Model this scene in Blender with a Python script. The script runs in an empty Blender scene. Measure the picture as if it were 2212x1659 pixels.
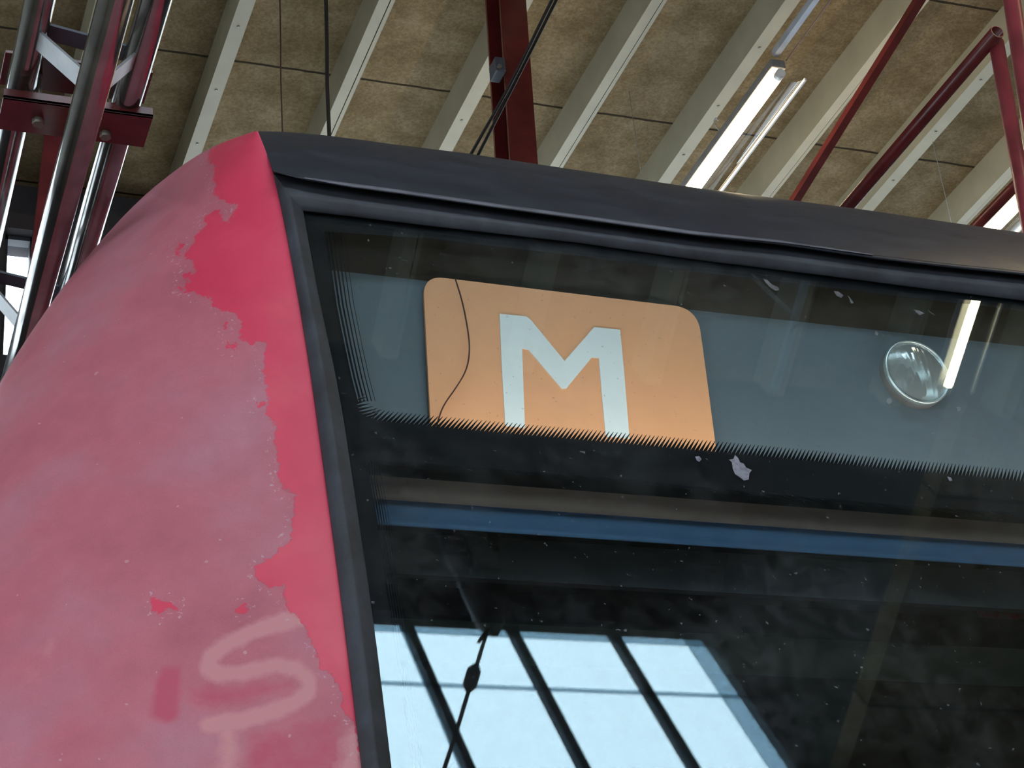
import bpy, bmesh, math, random
import numpy as np
from mathutils import Vector, Matrix
random.seed(7)
SC = bpy.context.scene
COL = SC.collection

# ------------------------------------------------------------------ camera
FPX = math.sqrt(1737*12000-2496*1115)          # focal length in pixels of a 2212 px wide frame
bv = np.array([-1737, 2496, FPX]); jv = np.array([12000, 1115, FPX])
AY = bv/np.linalg.norm(bv); AX = jv/np.linalg.norm(jv); AZ = np.cross(AX, AY)
CAM = np.array([0, 0, 1.6])
cam = bpy.data.cameras.new('camera'); co = bpy.data.objects.new('camera', cam); COL.objects.link(co)
cam.sensor_width = 36; cam.lens = FPX/2212*36; cam.clip_start = .05; cam.clip_end = 300
# world axes of the camera: right, up, back  (camera coords here: x right, y down, z forward)
R = Matrix(((AX[0], -AX[1], -AX[2]), (AY[0], -AY[1], -AY[2]), (AZ[0], -AZ[1], -AZ[2])))
co.matrix_world = Matrix.Translation(Vector(CAM)) @ R.to_4x4()
cam.dof.use_dof = False
SC.camera = co

# ------------------------------------------------------------------ world light and exposure
w = bpy.data.worlds.new('sky'); SC.world = w; w.use_nodes = True
wn = w.node_tree.nodes; wl = w.node_tree.links
bg = wn['Background']
bg.inputs['Color'].default_value = (.84, .92, 1.0, 1)
# overcast sky: three times brighter at the zenith than at the horizon
_tc = wn.new('ShaderNodeTexCoord'); _sx = wn.new('ShaderNodeSeparateXYZ'); wl.new(_tc.outputs['Generated'], _sx.inputs[0])
_mx = wn.new('ShaderNodeMath'); _mx.operation = 'MAXIMUM'; wl.new(_sx.outputs[2], _mx.inputs[0]); _mx.inputs[1].default_value = 0
_ma = wn.new('ShaderNodeMath'); _ma.operation = 'MULTIPLY_ADD'; wl.new(_mx.outputs[0], _ma.inputs[0])
SKY = 14.5
_ma.inputs[1].default_value = SKY*2/3; _ma.inputs[2].default_value = SKY/3; wl.new(_ma.outputs[0], bg.inputs['Strength'])
SC.view_settings.view_transform = 'Standard'; SC.view_settings.look = 'None'
SC.view_settings.gamma = 1; SC.view_settings.use_curve_mapping = False
SC.view_settings.exposure = 0.0
LAMP_E = 42.0
SIGN_FILL_W = 3.8
SC.cycles.max_bounces = 10; SC.cycles.transparent_max_bounces = 24
SC.cycles.diffuse_bounces = 4; SC.cycles.glossy_bounces = 5
SC.cycles.caustics_reflective = False; SC.cycles.caustics_refractive = False
SC.cycles.use_denoising = True
SC.cycles.sample_clamp_indirect = 6.0

# ------------------------------------------------------------------ measuring helpers (pixel of the photo -> point on a real plane)
def ray(px, py):
    c = np.array([px-1106, py-829.5, FPX]); return np.array([c@AX, c@AY, c@AZ])
def PY(px, py, y):
    r = ray(px, py); return CAM+r*y/r[1]
def PZ(px, py, z):
    r = ray(px, py); return CAM+r*(z-1.6)/r[2]
def PD(px, py, d):
    return CAM+ray(px, py)*d/FPX
LEAN = math.radians(18.5)
FN = np.array([0, -math.cos(LEAN), math.sin(LEAN)])   # outward normal of the train's leaning front
FU = np.array([0, math.sin(LEAN), math.cos(LEAN)])
_r = ray(1106, 829); FP0 = CAM+_r/np.linalg.norm(_r)*3.86
def PF(px, py, off=0.0):
    q = FP0+FN*off; r = ray(px, py); return CAM+r*((q-CAM)@FN)/(r@FN)

# ------------------------------------------------------------------ object helpers
def link(name, me, mat=None, parent=None):
    o = bpy.data.objects.new(name, me); COL.objects.link(o)
    if mat is not None: me.materials.append(mat)
    if parent is not None: o.parent = parent
    return o
def empty(name, loc=(0, 0, 0)):
    o = bpy.data.objects.new(name, None); COL.objects.link(o); o.location = loc
    o.empty_display_size = .1; return o
def tag(o, label=None, cat=None, group=None, kind=None):
    if label: o['label'] = label
    if cat: o['category'] = cat
    if group: o['group'] = group
    if kind: o['kind'] = kind
    return o
def attach(o, root):
    """parent keeping world coordinates (roots are only translated)"""
    bpy.context.view_layer.update()
    o.parent = root; o.matrix_parent_inverse = root.matrix_world.inverted(); return o
class MB:
    def __init__(s): s.v = []; s.f = []; s.sm = []
    def add(s, vs, fs, smooth=False):
        n = len(s.v); s.v += [tuple(map(float, p)) for p in vs]
        for f in fs: s.f.append(tuple(i+n for i in f)); s.sm.append(smooth)
        return s
    def box(s, a, b):
        x0, y0, z0 = a; x1, y1, z1 = b
        vs = [(x0,y0,z0),(x1,y0,z0),(x1,y1,z0),(x0,y1,z0),(x0,y0,z1),(x1,y0,z1),(x1,y1,z1),(x0,y1,z1)]
        return s.add(vs, [(0,3,2,1),(4,5,6,7),(0,1,5,4),(1,2,6,5),(2,3,7,6),(3,0,4,7)])
    def bar(s, p, q, wx, wy, side=(0, 0, 1)):
        """rectangular bar from p to q"""
        p = np.array(p, float); q = np.array(q, float); d = q-p; d /= np.linalg.norm(d)
        u = np.cross(d, side); u /= np.linalg.norm(u); v = np.cross(u, d)
        vs = []
        for c in (p, q):
            for a, b2 in ((-1,-1),(1,-1),(1,1),(-1,1)): vs.append(c+u*a*wx/2+v*b2*wy/2)
        return s.add(vs, [(0,3,2,1),(4,5,6,7),(0,1,5,4),(1,2,6,5),(2,3,7,6),(3,0,4,7)])
    def tube(s, pts, r, n=16, cap=True, hollow=0):
        pts = [np.array(p, float) for p in pts]; rings = []
        prev = None
        for i, p in enumerate(pts):
            d = pts[min(i+1, len(pts)-1)]-pts[max(i-1, 0)]; d /= np.linalg.norm(d)
            if prev is None:
                u = np.cross(d, (0, 0, 1.));
                if np.linalg.norm(u) < .05: u = np.cross(d, (0, 1., 0))
            else: u = prev-d*(prev@d)
            u /= np.linalg.norm(u); prev = u; v = np.cross(d, u)
            rr = r[i] if isinstance(r, (list, tuple)) else r
            rings.append([p+(u*math.cos(2*math.pi*k/n)+v*math.sin(2*math.pi*k/n))*rr for k in range(n)])
        vs = [q for g in rings for q in g]; fs = []
        for i in range(len(rings)-1):
            for k in range(n):
                a = i*n+k; b2 = i*n+(k+1) % n; fs.append((a, b2, b2+n, a+n))
        base = len(s.v); s.add(vs, fs, True)
        if hollow:
            sub = MB(); sub.tube(pts, r-hollow, n, cap=False)
            s.add(sub.v, [tuple(reversed(f)) for f in sub.f], True); m = base+len(vs)
            for off in (0, (len(rings)-1)*n):
                for k in range(n):
                    a = base+off+k; b2 = base+off+(k+1) % n; c = m+off+(k+1) % n; d2 = m+off+k
                    s.f.append((a, b2, c, d2)); s.sm.append(False)
        elif cap:
            s.f.append(tuple(base+k for k in reversed(range(n)))); s.sm.append(False)
            s.f.append(tuple(base+(len(rings)-1)*n+k for k in range(n))); s.sm.append(False)
        return s
    def grid(s, rows, smooth=True, flip=False):
        n = len(rows[0]); vs = [p for r in rows for p in r]; fs = []
        for i in range(len(rows)-1):
            for k in range(n-1):
                a = i*n+k; f = (a, a+1, a+n+1, a+n); fs.append(tuple(reversed(f)) if flip else f)
        return s.add(vs, fs, smooth)
    def build(s, name, mat, parent=None, bevel=0, fix=True):
        me = bpy.data.meshes.new(name); me.from_pydata(s.v, [], s.f)
        me.polygons.foreach_set('use_smooth', s.sm)
        if fix:
            bm = bmesh.new(); bm.from_mesh(me); bmesh.ops.recalc_face_normals(bm, faces=bm.faces); bm.to_mesh(me); bm.free()
        me.update()
        o = link(name, me, mat, parent)
        if bevel:
            m = o.modifiers.new('bevel', 'BEVEL'); m.width = bevel; m.segments = 2; m.limit_method = 'ANGLE'
        return o
def resample(pl, ts):
    """points of a polyline at arc fractions ts"""
    pl = [np.array(p, float) for p in pl]; L = [0]
    for a, b2 in zip(pl, pl[1:]): L.append(L[-1]+np.linalg.norm(b2-a))
    L = np.array(L)/L[-1]; A = np.array(pl)
    return [np.array([np.interp(t, L, A[:, k]) for k in range(A.shape[1])]) for t in ts]
def smooth_poly(pl, it=2):
    pl = [np.array(p, float) for p in pl]
    for _ in range(it):
        o = [pl[0]]
        for a, b2 in zip(pl, pl[1:]): o += [a*.75+b2*.25, a*.25+b2*.75]
        o.append(pl[-1]); pl = o
    return pl

# ------------------------------------------------------------------ materials
class NT:
    def __init__(s, name):
        s.m = bpy.data.materials.new(name); s.m.use_nodes = True
        s.n = s.m.node_tree.nodes; s.l = s.m.node_tree.links
        s.b = s.n['Principled BSDF']; s.out = s.n['Material Output']
        s.tc = s.n.new('ShaderNodeTexCoord')
    def new(s, t, **kw):
        x = s.n.new(t)
        for k, v in kw.items(): setattr(x, k, v)
        return x
    def noise(s, scale, detail=4, rough=.55, stretch=None, src='Object'):
        x = s.new('ShaderNodeTexNoise'); x.inputs['Scale'].default_value = scale
        x.inputs['Detail'].default_value = detail; x.inputs['Roughness'].default_value = rough
        if stretch:
            mp = s.new('ShaderNodeMapping'); mp.inputs['Scale'].default_value = stretch
            s.l.new(s.tc.outputs[src], mp.inputs['Vector']); s.l.new(mp.outputs['Vector'], x.inputs['Vector'])
        else: s.l.new(s.tc.outputs[src], x.inputs['Vector'])
        return x.outputs['Fac']
    def ramp(s, fac, stops, interp='LINEAR'):
        x = s.new('ShaderNodeValToRGB'); cr = x.color_ramp; cr.interpolation = interp
        while len(cr.elements) > len(stops): cr.elements.remove(cr.elements[-1])
        while len(cr.elements) < len(stops): cr.elements.new(.5)
        for e, (p, c) in zip(cr.elements, stops):
            e.position = p; e.color = (*c, 1) if len(c) == 3 else c
        s.l.new(fac, x.inputs['Fac']); return x.outputs['Color']
    def math(s, op, a, b=None, c=None, clamp=False):
        x = s.new('ShaderNodeMath', operation=op, use_clamp=clamp)
        for i, v in enumerate((a, b, c)):
            if v is None: continue
            if isinstance(v, (int, float)): x.inputs[i].default_value = v
            else: s.l.new(v, x.inputs[i])
        return x.outputs[0]
    def mix(s, fac, a, b, mode='MIX'):
        x = s.new('ShaderNodeMix', data_type='RGBA', blend_type=mode)
        for sock, v in ((x.inputs[0], fac), (x.inputs[6], a), (x.inputs[7], b)):
            if isinstance(v, (int, float)): sock.default_value = v
            elif isinstance(v, tuple): sock.default_value = (*v, 1)
            else: s.l.new(v, sock)
        return x.outputs[2]
    def set(s, **kw):
        for k, v in kw.items():
            sock = s.b.inputs[k.replace('_', ' ')]
            if isinstance(v, tuple): sock.default_value = (*v, 1)
            elif isinstance(v, (int, float)): sock.default_value = v
            else: s.l.new(v, sock)
        return s
    def bump(s, h, strength=.3, dist=.01):
        x = s.new('ShaderNodeBump'); x.inputs['Strength'].default_value = strength
        x.inputs['Distance'].default_value = dist; s.l.new(h, x.inputs['Height'])
        s.l.new(x.outputs['Normal'], s.b.inputs['Normal']); return s
def simple(name, col, rough=.5, metal=0, var=.15, scale=14, spec=.5, bump=0):
    t = NT(name); f = t.noise(scale, 5)
    lo = tuple(c*(1-var) for c in col); hi = tuple(min(1, c*(1+var)) for c in col)
    t.set(Base_Color=t.ramp(f, [(.3, lo), (.7, hi)]), Roughness=rough, Metallic=metal)
    t.b.inputs['Specular IOR Level'].default_value = spec
    if bump: t.bump(f, bump)
    return t.m
def emis(name, col, e):
    t = NT(name); t.set(Base_Color=col, Emission_Color=col, Emission_Strength=e); return t.m

M = {}
M['maroon'] = simple('maroon_steel_paint', (.105, .014, .014), .26, var=.3, scale=6)
M['maroon_worn'] = simple('worn_red_steel_paint', (.22, .035, .045), .32, var=.35, scale=9)
M['cream'] = simple('cream_painted_timber', (.30, .27, .185), .6, var=.1, scale=5)
M['bolt'] = simple('dull_bolt_steel', (.20, .18, .15), .5, .5)
M['cable'] = simple('black_rubber', (.012, .009, .008), .6)
M['brown_cable'] = simple('brown_cable', (.07, .02, .015), .6)
M['blackpaint'] = None
M['concrete'] = simple('concrete_floor', (.19, .165, .135), .8, var=.2, scale=1.5)
M['wall'] = simple('painted_wall', (.42, .41, .38), .85, var=.1, scale=1.2)
M['darkwall'] = simple('dark_board_wall', (.05, .045, .05), .85)
M['darksteel'] = simple('dark_blue_grey_steel', (.06, .065, .085), .5)
M['housing'] = simple('lamp_housing_grey', (.20, .19, .18), .45)
M['rail'] = simple('lamp_white_rail', (.75, .74, .72), .3)
M['trunk'] = simple('galvanised_trunking', (.42, .45, .50), .4, .3)
M['tube'] = emis('fluorescent_tube', (1.0, .80, .50), LAMP_E)
M['cabdark'] = simple('dark_cab_lining', (.020, .025, .022), .9, spec=.05)
M['chrome'] = simple('bolt_chrome', (.55, .55, .55), .2, 1)

# wood wool acoustic panels with joints across
JY = [PZ(340, 107, 7.18)[1], PZ(2016, 0, 7.18)[1]]
def m_panel():
    t = NT('wood_wool_panel')
    n1 = t.noise(5, 6, .65); n2 = t.noise(70, 3, .7); n3 = t.noise(1.2, 3)
    col = t.ramp(n1, [(.30, (.16, .115, .055)), (.5, (.235, .175, .095)), (.70, (.31, .24, .145))])
    col = t.mix(.55, col, t.ramp(n2, [(.35, (.42, .38, .33)), (.65, (1, 1, 1))]), 'MULTIPLY')
    col = t.mix(.5, col, t.ramp(n3, [(.4, (.75, .72, .7)), (.6, (1, 1, 1))]), 'MULTIPLY')
    sx = t.new('ShaderNodeSeparateXYZ'); t.l.new(t.tc.outputs['Object'], sx.inputs[0])
    sp = JY[0]-JY[1]
    a = t.math('SUBTRACT', sx.outputs[1], JY[0]); a = t.math('DIVIDE', a, sp)
    wob = t.math('MULTIPLY', t.math('SUBTRACT', t.noise(9, 2), .5), .012)
    a = t.math('ADD', a, wob)
    fr = t.math('ABSOLUTE', t.math('SUBTRACT', t.math('FRACT', t.math('ADD', a, .5)), .5))
    ln = t.math('LESS_THAN', fr, .0065)
    col = t.mix(ln, col, (.035, .026, .015))
    t.set(Base_Color=col, Roughness=.95); t.b.inputs['Specular IOR Level'].default_value = .1
    t.bump(t.math('SUBTRACT', n2, ln), .35, .01); return t.m
M['panel'] = m_panel()
# faded and peeled red bodywork (the peel mask is carried by the mesh)
def m_red():
    t = NT('faded_peeling_red_paint')
    pe = t.new('ShaderNodeAttribute', attribute_name='peel').outputs['Fac']
    sc = t.new('ShaderNodeAttribute', attribute_name='scrawl').outputs['Fac']
    so = t.new('ShaderNodeAttribute', attribute_name='softpatch').outputs['Fac']
    nf = t.noise(105, 6, .72); nm = t.noise(18, 4, .6); nl = t.noise(3.2, 4, .55); ng = t.noise(400, 2, .6)
    d = t.math('ADD', pe, t.math('MULTIPLY', t.math('ADD', t.math('SUBTRACT', nf, .5), t.math('MULTIPLY', t.math('SUBTRACT', t.noise(38, 3, .6), .5), .7)), .36))      # 0.1 = 10 px of the photo
    # faded lacquer
    fad = t.ramp(nl, [(.30, (.54, .145, .19)), (.48, (.62, .175, .225)), (.62, (.60, .21, .27)), (.75, (.61, .255, .325))])
    fad = t.mix(.35, fad, t.ramp(nm, [(.35, (.78, .74, .76)), (.65, (1, 1, 1))]), 'MULTIPLY')
    fad = t.mix(.25, fad, t.ramp(ng, [(.35, (.7, .7, .7)), (.65, (1, 1, 1))]), 'MULTIPLY')
    # soft red patches and light scrawl
    sof = t.ramp(t.math('ADD', so, t.math('MULTIPLY', t.math('SUBTRACT', t.noise(20, 6, .7), .5), .9)), [(.30, (0, 0, 0)), (.68, (1, 1, 1))])
    fad = t.mix(sof, fad, (.58, .10, .155))
    scr = t.ramp(t.math('ADD', sc, t.math('MULTIPLY', t.math('SUBTRACT', t.noise(24, 6, .7), .5), 1.1)), [(.22, (0, 0, 0)), (.72, (.85, .85, .85))])
    fad = t.mix(scr, fad, (.70, .29, .31))
    # pale flakes close to the torn edge
    fl = t.math('MULTIPLY', t.math('GREATER_THAN', nf, .60), t.math('LESS_THAN', t.math('ABSOLUTE', t.math('ADD', d, .07)), .075))
    fl = t.math('MULTIPLY', fl, .75)
    fad = t.mix(fl, fad, (.66, .40, .46))
    sp = t.noise(60, 1, .3); fad = t.mix(t.math('MULTIPLY', t.math('GREATER_THAN', sp, .80), .6), fad, (.70, .40, .42))
    red = t.ramp(nl, [(.3, (.76, .055, .115)), (.55, (.82, .075, .14)), (.75, (.85, .12, .17))])
    red = t.mix(.2, red, t.ramp(nm, [(.35, (.75, .7, .7)), (.65, (1, 1, 1))]), 'MULTIPLY')
    pm = t.ramp(d, [(.0, (0, 0, 0)), (.018, (1, 1, 1))])
    col = t.mix(pm, fad, red)
    ao = t.math('MULTIPLY', pm, -1.0)
    t.set(Base_Color=col, Roughness=t.math('ADD', .50, t.math('MULTIPLY', pm, -.10)))
    t.b.inputs['Specular IOR Level'].default_value = .35
    t.bump(t.math('ADD', ao, t.math('MULTIPLY', nf, .15)), .35, .004)
    return t.m
M['red'] = m_red()
def m_black():
    t = NT('weathered_black_lacquer')
    n1 = t.noise(7, 5, .6, stretch=(1, 1, 3)); n2 = t.noise(60, 4)
    col = t.ramp(n1, [(.35, (.026, .028, .040)), (.6, (.034, .037, .052)), (.8, (.05, .053, .066))])
    col = t.mix(.4, col, t.ramp(n2, [(.4, (.75, .75, .75)), (.6, (1, 1, 1))]), 'MULTIPLY')
    t.set(Base_Color=col, Roughness=t.ramp(n1, [(.3, (.36, .36, .36)), (.7, (.50, .50, .50))])); t.b.inputs['Specular IOR Level'].default_value = .5
    return t.m
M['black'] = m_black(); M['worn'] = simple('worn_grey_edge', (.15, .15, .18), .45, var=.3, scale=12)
def m_frame():
    t = NT('grimy_rubber_window_frame')
    n1 = t.noise(9, 6, .65); n2 = t.noise(3, 3)
    col = t.ramp(n1, [(.35, (.030, .029, .034)), (.6, (.052, .055, .070)), (.8, (.085, .088, .105))])
    t.set(Base_Color=col, Roughness=.62); t.bump(n1, .15, .004); return t.m
M['frame'] = m_frame()
def m_alu():
    t = NT('brushed_aluminium')
    n1 = t.noise(30, 5, .6, stretch=(1, .04, 1)); n2 = t.noise(9, 4)
    t.set(Base_Color=t.ramp(n2, [(.35, (.20, .20, .19)), (.65, (.31, .31, .30))]), Metallic=.93,
          Roughness=t.ramp(n1, [(.35, (.10, .10, .10)), (.65, (.18, .18, .18))]))
    return t.m
M['alu'] = m_alu(); M['plate'] = simple('matt_aluminium', (.36, .37, .38), .5, .3)
def glass_mat(name, tint, dirt=0.0, refl=1.0, gcol=(1, 1, 1)):
    t = NT(name); g = t.new('ShaderNodeNewGeometry')
    dp = t.new('ShaderNodeVectorMath', operation='DOT_PRODUCT')
    t.l.new(g.outputs['Incoming'], dp.inputs[0]); t.l.new(g.outputs['Normal'], dp.inputs[1])
    c = t.math('ABSOLUTE', dp.outputs['Value']); f5 = t.math('POWER', t.math('SUBTRACT', 1.0, c, clamp=True), 5)
    F = t.math('ADD', .043*refl, t.math('MULTIPLY', f5, .957))
    tr = t.new('ShaderNodeBsdfTransparent'); tr.inputs['Color'].default_value = (*tint, 1)
    gl = t.new('ShaderNodeBsdfGlossy'); gl.inputs['Roughness'].default_value = 0.012; gl.inputs['Color'].default_value = (*gcol, 1)
    mx = t.new('ShaderNodeMixShader'); t.l.new(F, mx.inputs[0]); t.l.new(tr.outputs[0], mx.inputs[1]); t.l.new(gl.outputs[0], mx.inputs[2])
    last = mx.outputs[0]
    if dirt:
        df = t.new('ShaderNodeBsdfDiffuse'); df.inputs['Color'].default_value = (.55, .55, .56, 1)
        n1 = t.noise(2.2, 5, .6); n2 = t.noise(26, 6, .7); n3 = t.noise(90, 2, .5)
        a = t.math('MULTIPLY', t.ramp(n1, [(.42, (.15, .15, .15)), (.7, (1, 1, 1))]), t.ramp(n2, [(.40, (.2, .2, .2)), (.72, (1, 1, 1))]))
        sp = t.math('MULTIPLY', t.math('GREATER_THAN', n3, .735), .20)
        a = t.math('ADD', t.math('MULTIPLY', a, dirt), sp, clamp=True)
        m2 = t.new('ShaderNodeMixShader'); t.l.new(a, m2.inputs[0]); t.l.new(last, m2.inputs[1]); t.l.new(df.outputs[0], m2.inputs[2]); last = m2.outputs[0]
    t.l.new(last, t.out.inputs['Surface']); return t.m
M['windscreen'] = glass_mat('tinted_windscreen_glass', (.90, .945, .955), .05, 1.2, (.78, .95, 1.0))
M['pane'] = glass_mat('window_glass', (.93, .96, .97))
M['cover'] = glass_mat('clear_lamp_cover', (.92, .91, .90), 0, .35)
def m_frit(name, mode):
    t = NT(name); uv = t.new('ShaderNodeUVMap'); s = t.new('ShaderNodeSeparateXYZ'); t.l.new(uv.outputs[0], s.inputs[0])
    u, v = s.outputs[0], s.outputs[1]
    if mode == 'teeth': x = t.math('FRACT', t.math('SUBTRACT', t.math('DIVIDE', u, .0088), t.math('MULTIPLY', v, 2.7)))
    else: x = t.math('FRACT', t.math('MULTIPLY', v, 6.0))
    m = t.math('LESS_THAN', x, t.math('SUBTRACT', .95 if mode == 'teeth' else .75, t.math('MULTIPLY', v, .85 if mode == 'teeth' else .7)))
    df = t.new('ShaderNodeBsdfDiffuse'); df.inputs['Color'].default_value = (.010, .010, .013, 1)
    tr = t.new('ShaderNodeBsdfTransparent')
    mx = t.new('ShaderNodeMixShader'); t.l.new(m, mx.inputs[0]); t.l.new(tr.outputs[0], mx.inputs[1]); t.l.new(df.outputs[0], mx.inputs[2])
    t.l.new(mx.outputs[0], t.out.inputs['Surface']); return t.m
M['frit'] = simple('black_glass_border', (.0075, .0075, .010), .7, spec=.1)
M['teeth'] = m_frit('toothed_black_border', 'teeth'); M['lines'] = m_frit('lined_black_border', 'lines')
M['orange'] = simple('orange_sign_film', (.86, .40, .19), .5, var=.04, scale=4)
M['signwhite'] = simple('white_sign_letter', (.80, .84, .82), .5, var=.03, scale=9)
M['signback'] = simple('blue_grey_board', (.105, .135, .155), .6, var=.06, scale=3)
M['brown'] = simple('brown_blind_housing', (.36, .25, .20), .55, var=.08)
M['blue'] = simple('blue_blind_cloth', (.09, .19, .33), .8, var=.06)
def trans_mat(name, col, a, tint=(1, 1, 1)):
    t = NT(name); df = t.new('ShaderNodeBsdfDiffuse'); df.inputs['Color'].default_value = (*col, 1)
    tr = t.new('ShaderNodeBsdfTransparent'); tr.inputs['Color'].default_value = (*tint, 1)
    n1 = t.noise(60, 4, .7); f = t.math('MULTIPLY', t.ramp(n1, [(.3, (.5, .5, .5)), (.6, (1, 1, 1))]), a)
    mx = t.new('ShaderNodeMixShader'); t.l.new(f, mx.inputs[0]); t.l.new(tr.outputs[0], mx.inputs[1]); t.l.new(df.outputs[0], mx.inputs[2])
    t.l.new(mx.outputs[0], t.out.inputs['Surface']); return t.m
M['smear'] = trans_mat('dried_pale_smear', (.40, .38, .44), .85)
M['faint'] = trans_mat('faint_pale_smear', (.42, .42, .44), .38)
M['frost'] = trans_mat('frosted_strip', (.10, .12, .13), .35, (.70, .80, .86))

# ================================================================== the hall (structure)
XL, XR, YB, YF, ZC, ZB = -4.0, 13.0, -9.0, 8.05, 7.18, 7.0
def struct(name, mb, mat, parent=None, **kw):
    o = mb.build(name, mat, parent, **kw)
    if parent is None: o['kind'] = 'structure'
    return o
struct('floor', MB().box((XL-.3, YB-.3, -.2), (XR+.3, YF+.3, 0)), M['concrete'])
LX0, LX1, LY0, LY1, LZ = -2.3, 4.86, -.5, 1.7, 8.90          # roof lantern: glazed towards +Y side at LY0
c = MB()
c.box((XL-.3, LY1, ZC), (XR+.3, YF+.3, ZC+.15)); c.box((XL-.3, YB-.3, ZC), (XR+.3, LY0-.08, ZC+.15))
c.box((XL-.3, LY0-.08, ZC), (LX0, LY1, ZC+.15)); c.box((LX1, LY0-.08, ZC), (XR+.3, LY1, ZC+.15))
struct('ceiling', c, M['panel'])
t_ = MB()
t_.box((LX0-.1, LY0-.055, LZ), (LX1+.1, LY1+.12, LZ+.1)); t_.box((LX0-.1, LY1, ZC+.15), (LX1+.1, LY1+.12, LZ))
t_.box((LX0-.1, LY0, ZC+.15), (LX0, LY1, LZ)); t_.box((LX1, LY0, ZC+.15), (LX1+.1, LY1, LZ))
M['lantern'] = simple('dark_lantern_lining', (.045, .045, .036), .9, spec=.1)
struct('trim_1', t_, M['lantern'])
wn_i = [0]
def glazing(axis, pos, a0, a1, z0, z1, xs, zs, bw=.05, mat=None):
    """window: frame with mullions (thing-like structure) and one pane behind"""
    wn_i[0] += 1; th = .06
    f = MB()
    def B(u0, u1, w0, w1, d=th):
        if axis == 'y': f.box((u0, pos-d/2, w0), (u1, pos+d/2, w1))
        else: f.box((pos-d/2, u0, w0), (pos+d/2, u1, w1))
    B(a0, a1, z0, z0+bw); B(a0, a1, z1-bw, z1); B(a0, a0+bw, z0, z1); B(a1-bw, a1, z0, z1)
    for x in xs: B(x-bw/2, x+bw/2, z0, z1, th*.9)
    for z in zs: B(a0, a1, z-.02, z+.02, th*.8)
    o = struct('window_%d' % wn_i[0], f, mat or M['darksteel'])
    p = MB()
    if axis == 'y': p.box((a0, pos-.004, z0), (a1, pos+.004, z1))
    else: p.box((pos-.004, a0, z0), (pos+.004, a1, z1))
    p.build('pane', M['pane'], o); return o
def holed_wall(name, axis, pos, th, a0, a1, z0, z1, holes, mat=None):
    """wall with rectangular holes [(u0,u1,w0,w1)] sharing one height band"""
    m = MB(); w0, w1 = holes[0][2], holes[0][3]
    def B(u0, u1, q0, q1):
        if u1-u0 < 1e-4 or q1-q0 < 1e-4: return
        if axis == 'y': m.box((u0, pos, q0), (u1, pos+th, q1))
        else: m.box((pos, u0, q0), (pos+th, u1, q1))
    B(a0, a1, z0, w0); B(a0, a1, w1, z1); u = a0
    for h in sorted(holes): B(u, h[0], w0, w1); u = h[1]
    B(u, a1, w0, w1); return struct(name, m, mat or M['wall'])
# clerestory in the far wall
zt = 6.93
WX0, WX1 = PY(6, 640, YF)[0], PY(74, 640, YF)[0]
holed_wall('wall_front', 'y', YF, .25, XL, XR, 0, ZC, [(XL+.3, -.9, 3.6, zt), (WX0, WX1, 3.6, zt), (1.36, 5.2, 3.6, zt), (5.6, XR-.3, 3.6, zt)], M['darkwall'])
zz = [5.4, 4.5]
glazing('y', YF+.1, XL+.3, -.9, 3.6, zt, [-3, -2.2, -1.5], zz, .07)
glazing('y', YF+.1, 1.36, 5.2, 3.6, zt, [2.3, 3.2, 4.1], zz, .07)
wsl = glazing('y', YF+.1, WX0, WX1, 3.6, zt, [], [], .02)
struct('trim_2', MB().box((WX0, YF+.02, 3.6), (WX1, YF+.09, PY(20, 762, YF)[2])), M['darksteel'])
glazing('y', YF+.1, 5.6, XR-.3, 3.6, zt, [6.6, 7.6, 8.6, 9.6, 10.6, 11.6], zz, .07)
holed_wall('wall_left', 'x', XL-.25, .25, YB, YF, 0, ZC, [(-6.5, -2.5, 1.2, 4.3), (-1.5, 2.0, 1.2, 4.3)])
for a, b_ in ((-6.5, -2.5), (-1.5, 2.0)):
    glazing('x', XL-.12, a, b_, 1.2, 4.3, [a+(b_-a)*k/4 for k in (1, 2, 3)], [2.4], .06)
holed_wall('wall_back', 'y', YB-.25, .25, XL, XR, 0, ZC, [(-3, 3.5, 2.0, 5.6)])
glazing('y', YB-.12, -3, 3.5, 2.0, 5.6, [-1.4, .2, 1.8], [3.2, 4.4], .06)
struct('wall_right', MB().box((XR, YB-.25, 0), (XR+.25, YF+.25, ZC)), M['wall'])
# lantern glazing that the windscreen mirrors
BX = [4.255, 3.66, 3.065, 2.47, 1.875, 1.28, .685, .09, -.505, -1.10, -1.695]
lw = glazing('y', LY0-.03, LX0, LX1, ZC+.12, LZ, BX, [], .045, M['darksteel'])
fr_ = MB(); fr_.box((LX0, LY0, LZ-.22), (LX1, LY0+.004, LZ-.04)); fr_.box((LX1-.22, LY0+.008, ZC+.15), (LX1-.04, LY0+.012, LZ-.04))
fr_.box((LX0, LY0+.016, 8.135), (LX1, LY0+.024, 8.165))
for x in BX: fr_.box((x-.085, LY0+.03, ZC+.15), (x-.02, LY0+.034, LZ-.02))
fr_.build('frosted_strips', M['frost'], lw)

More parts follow.
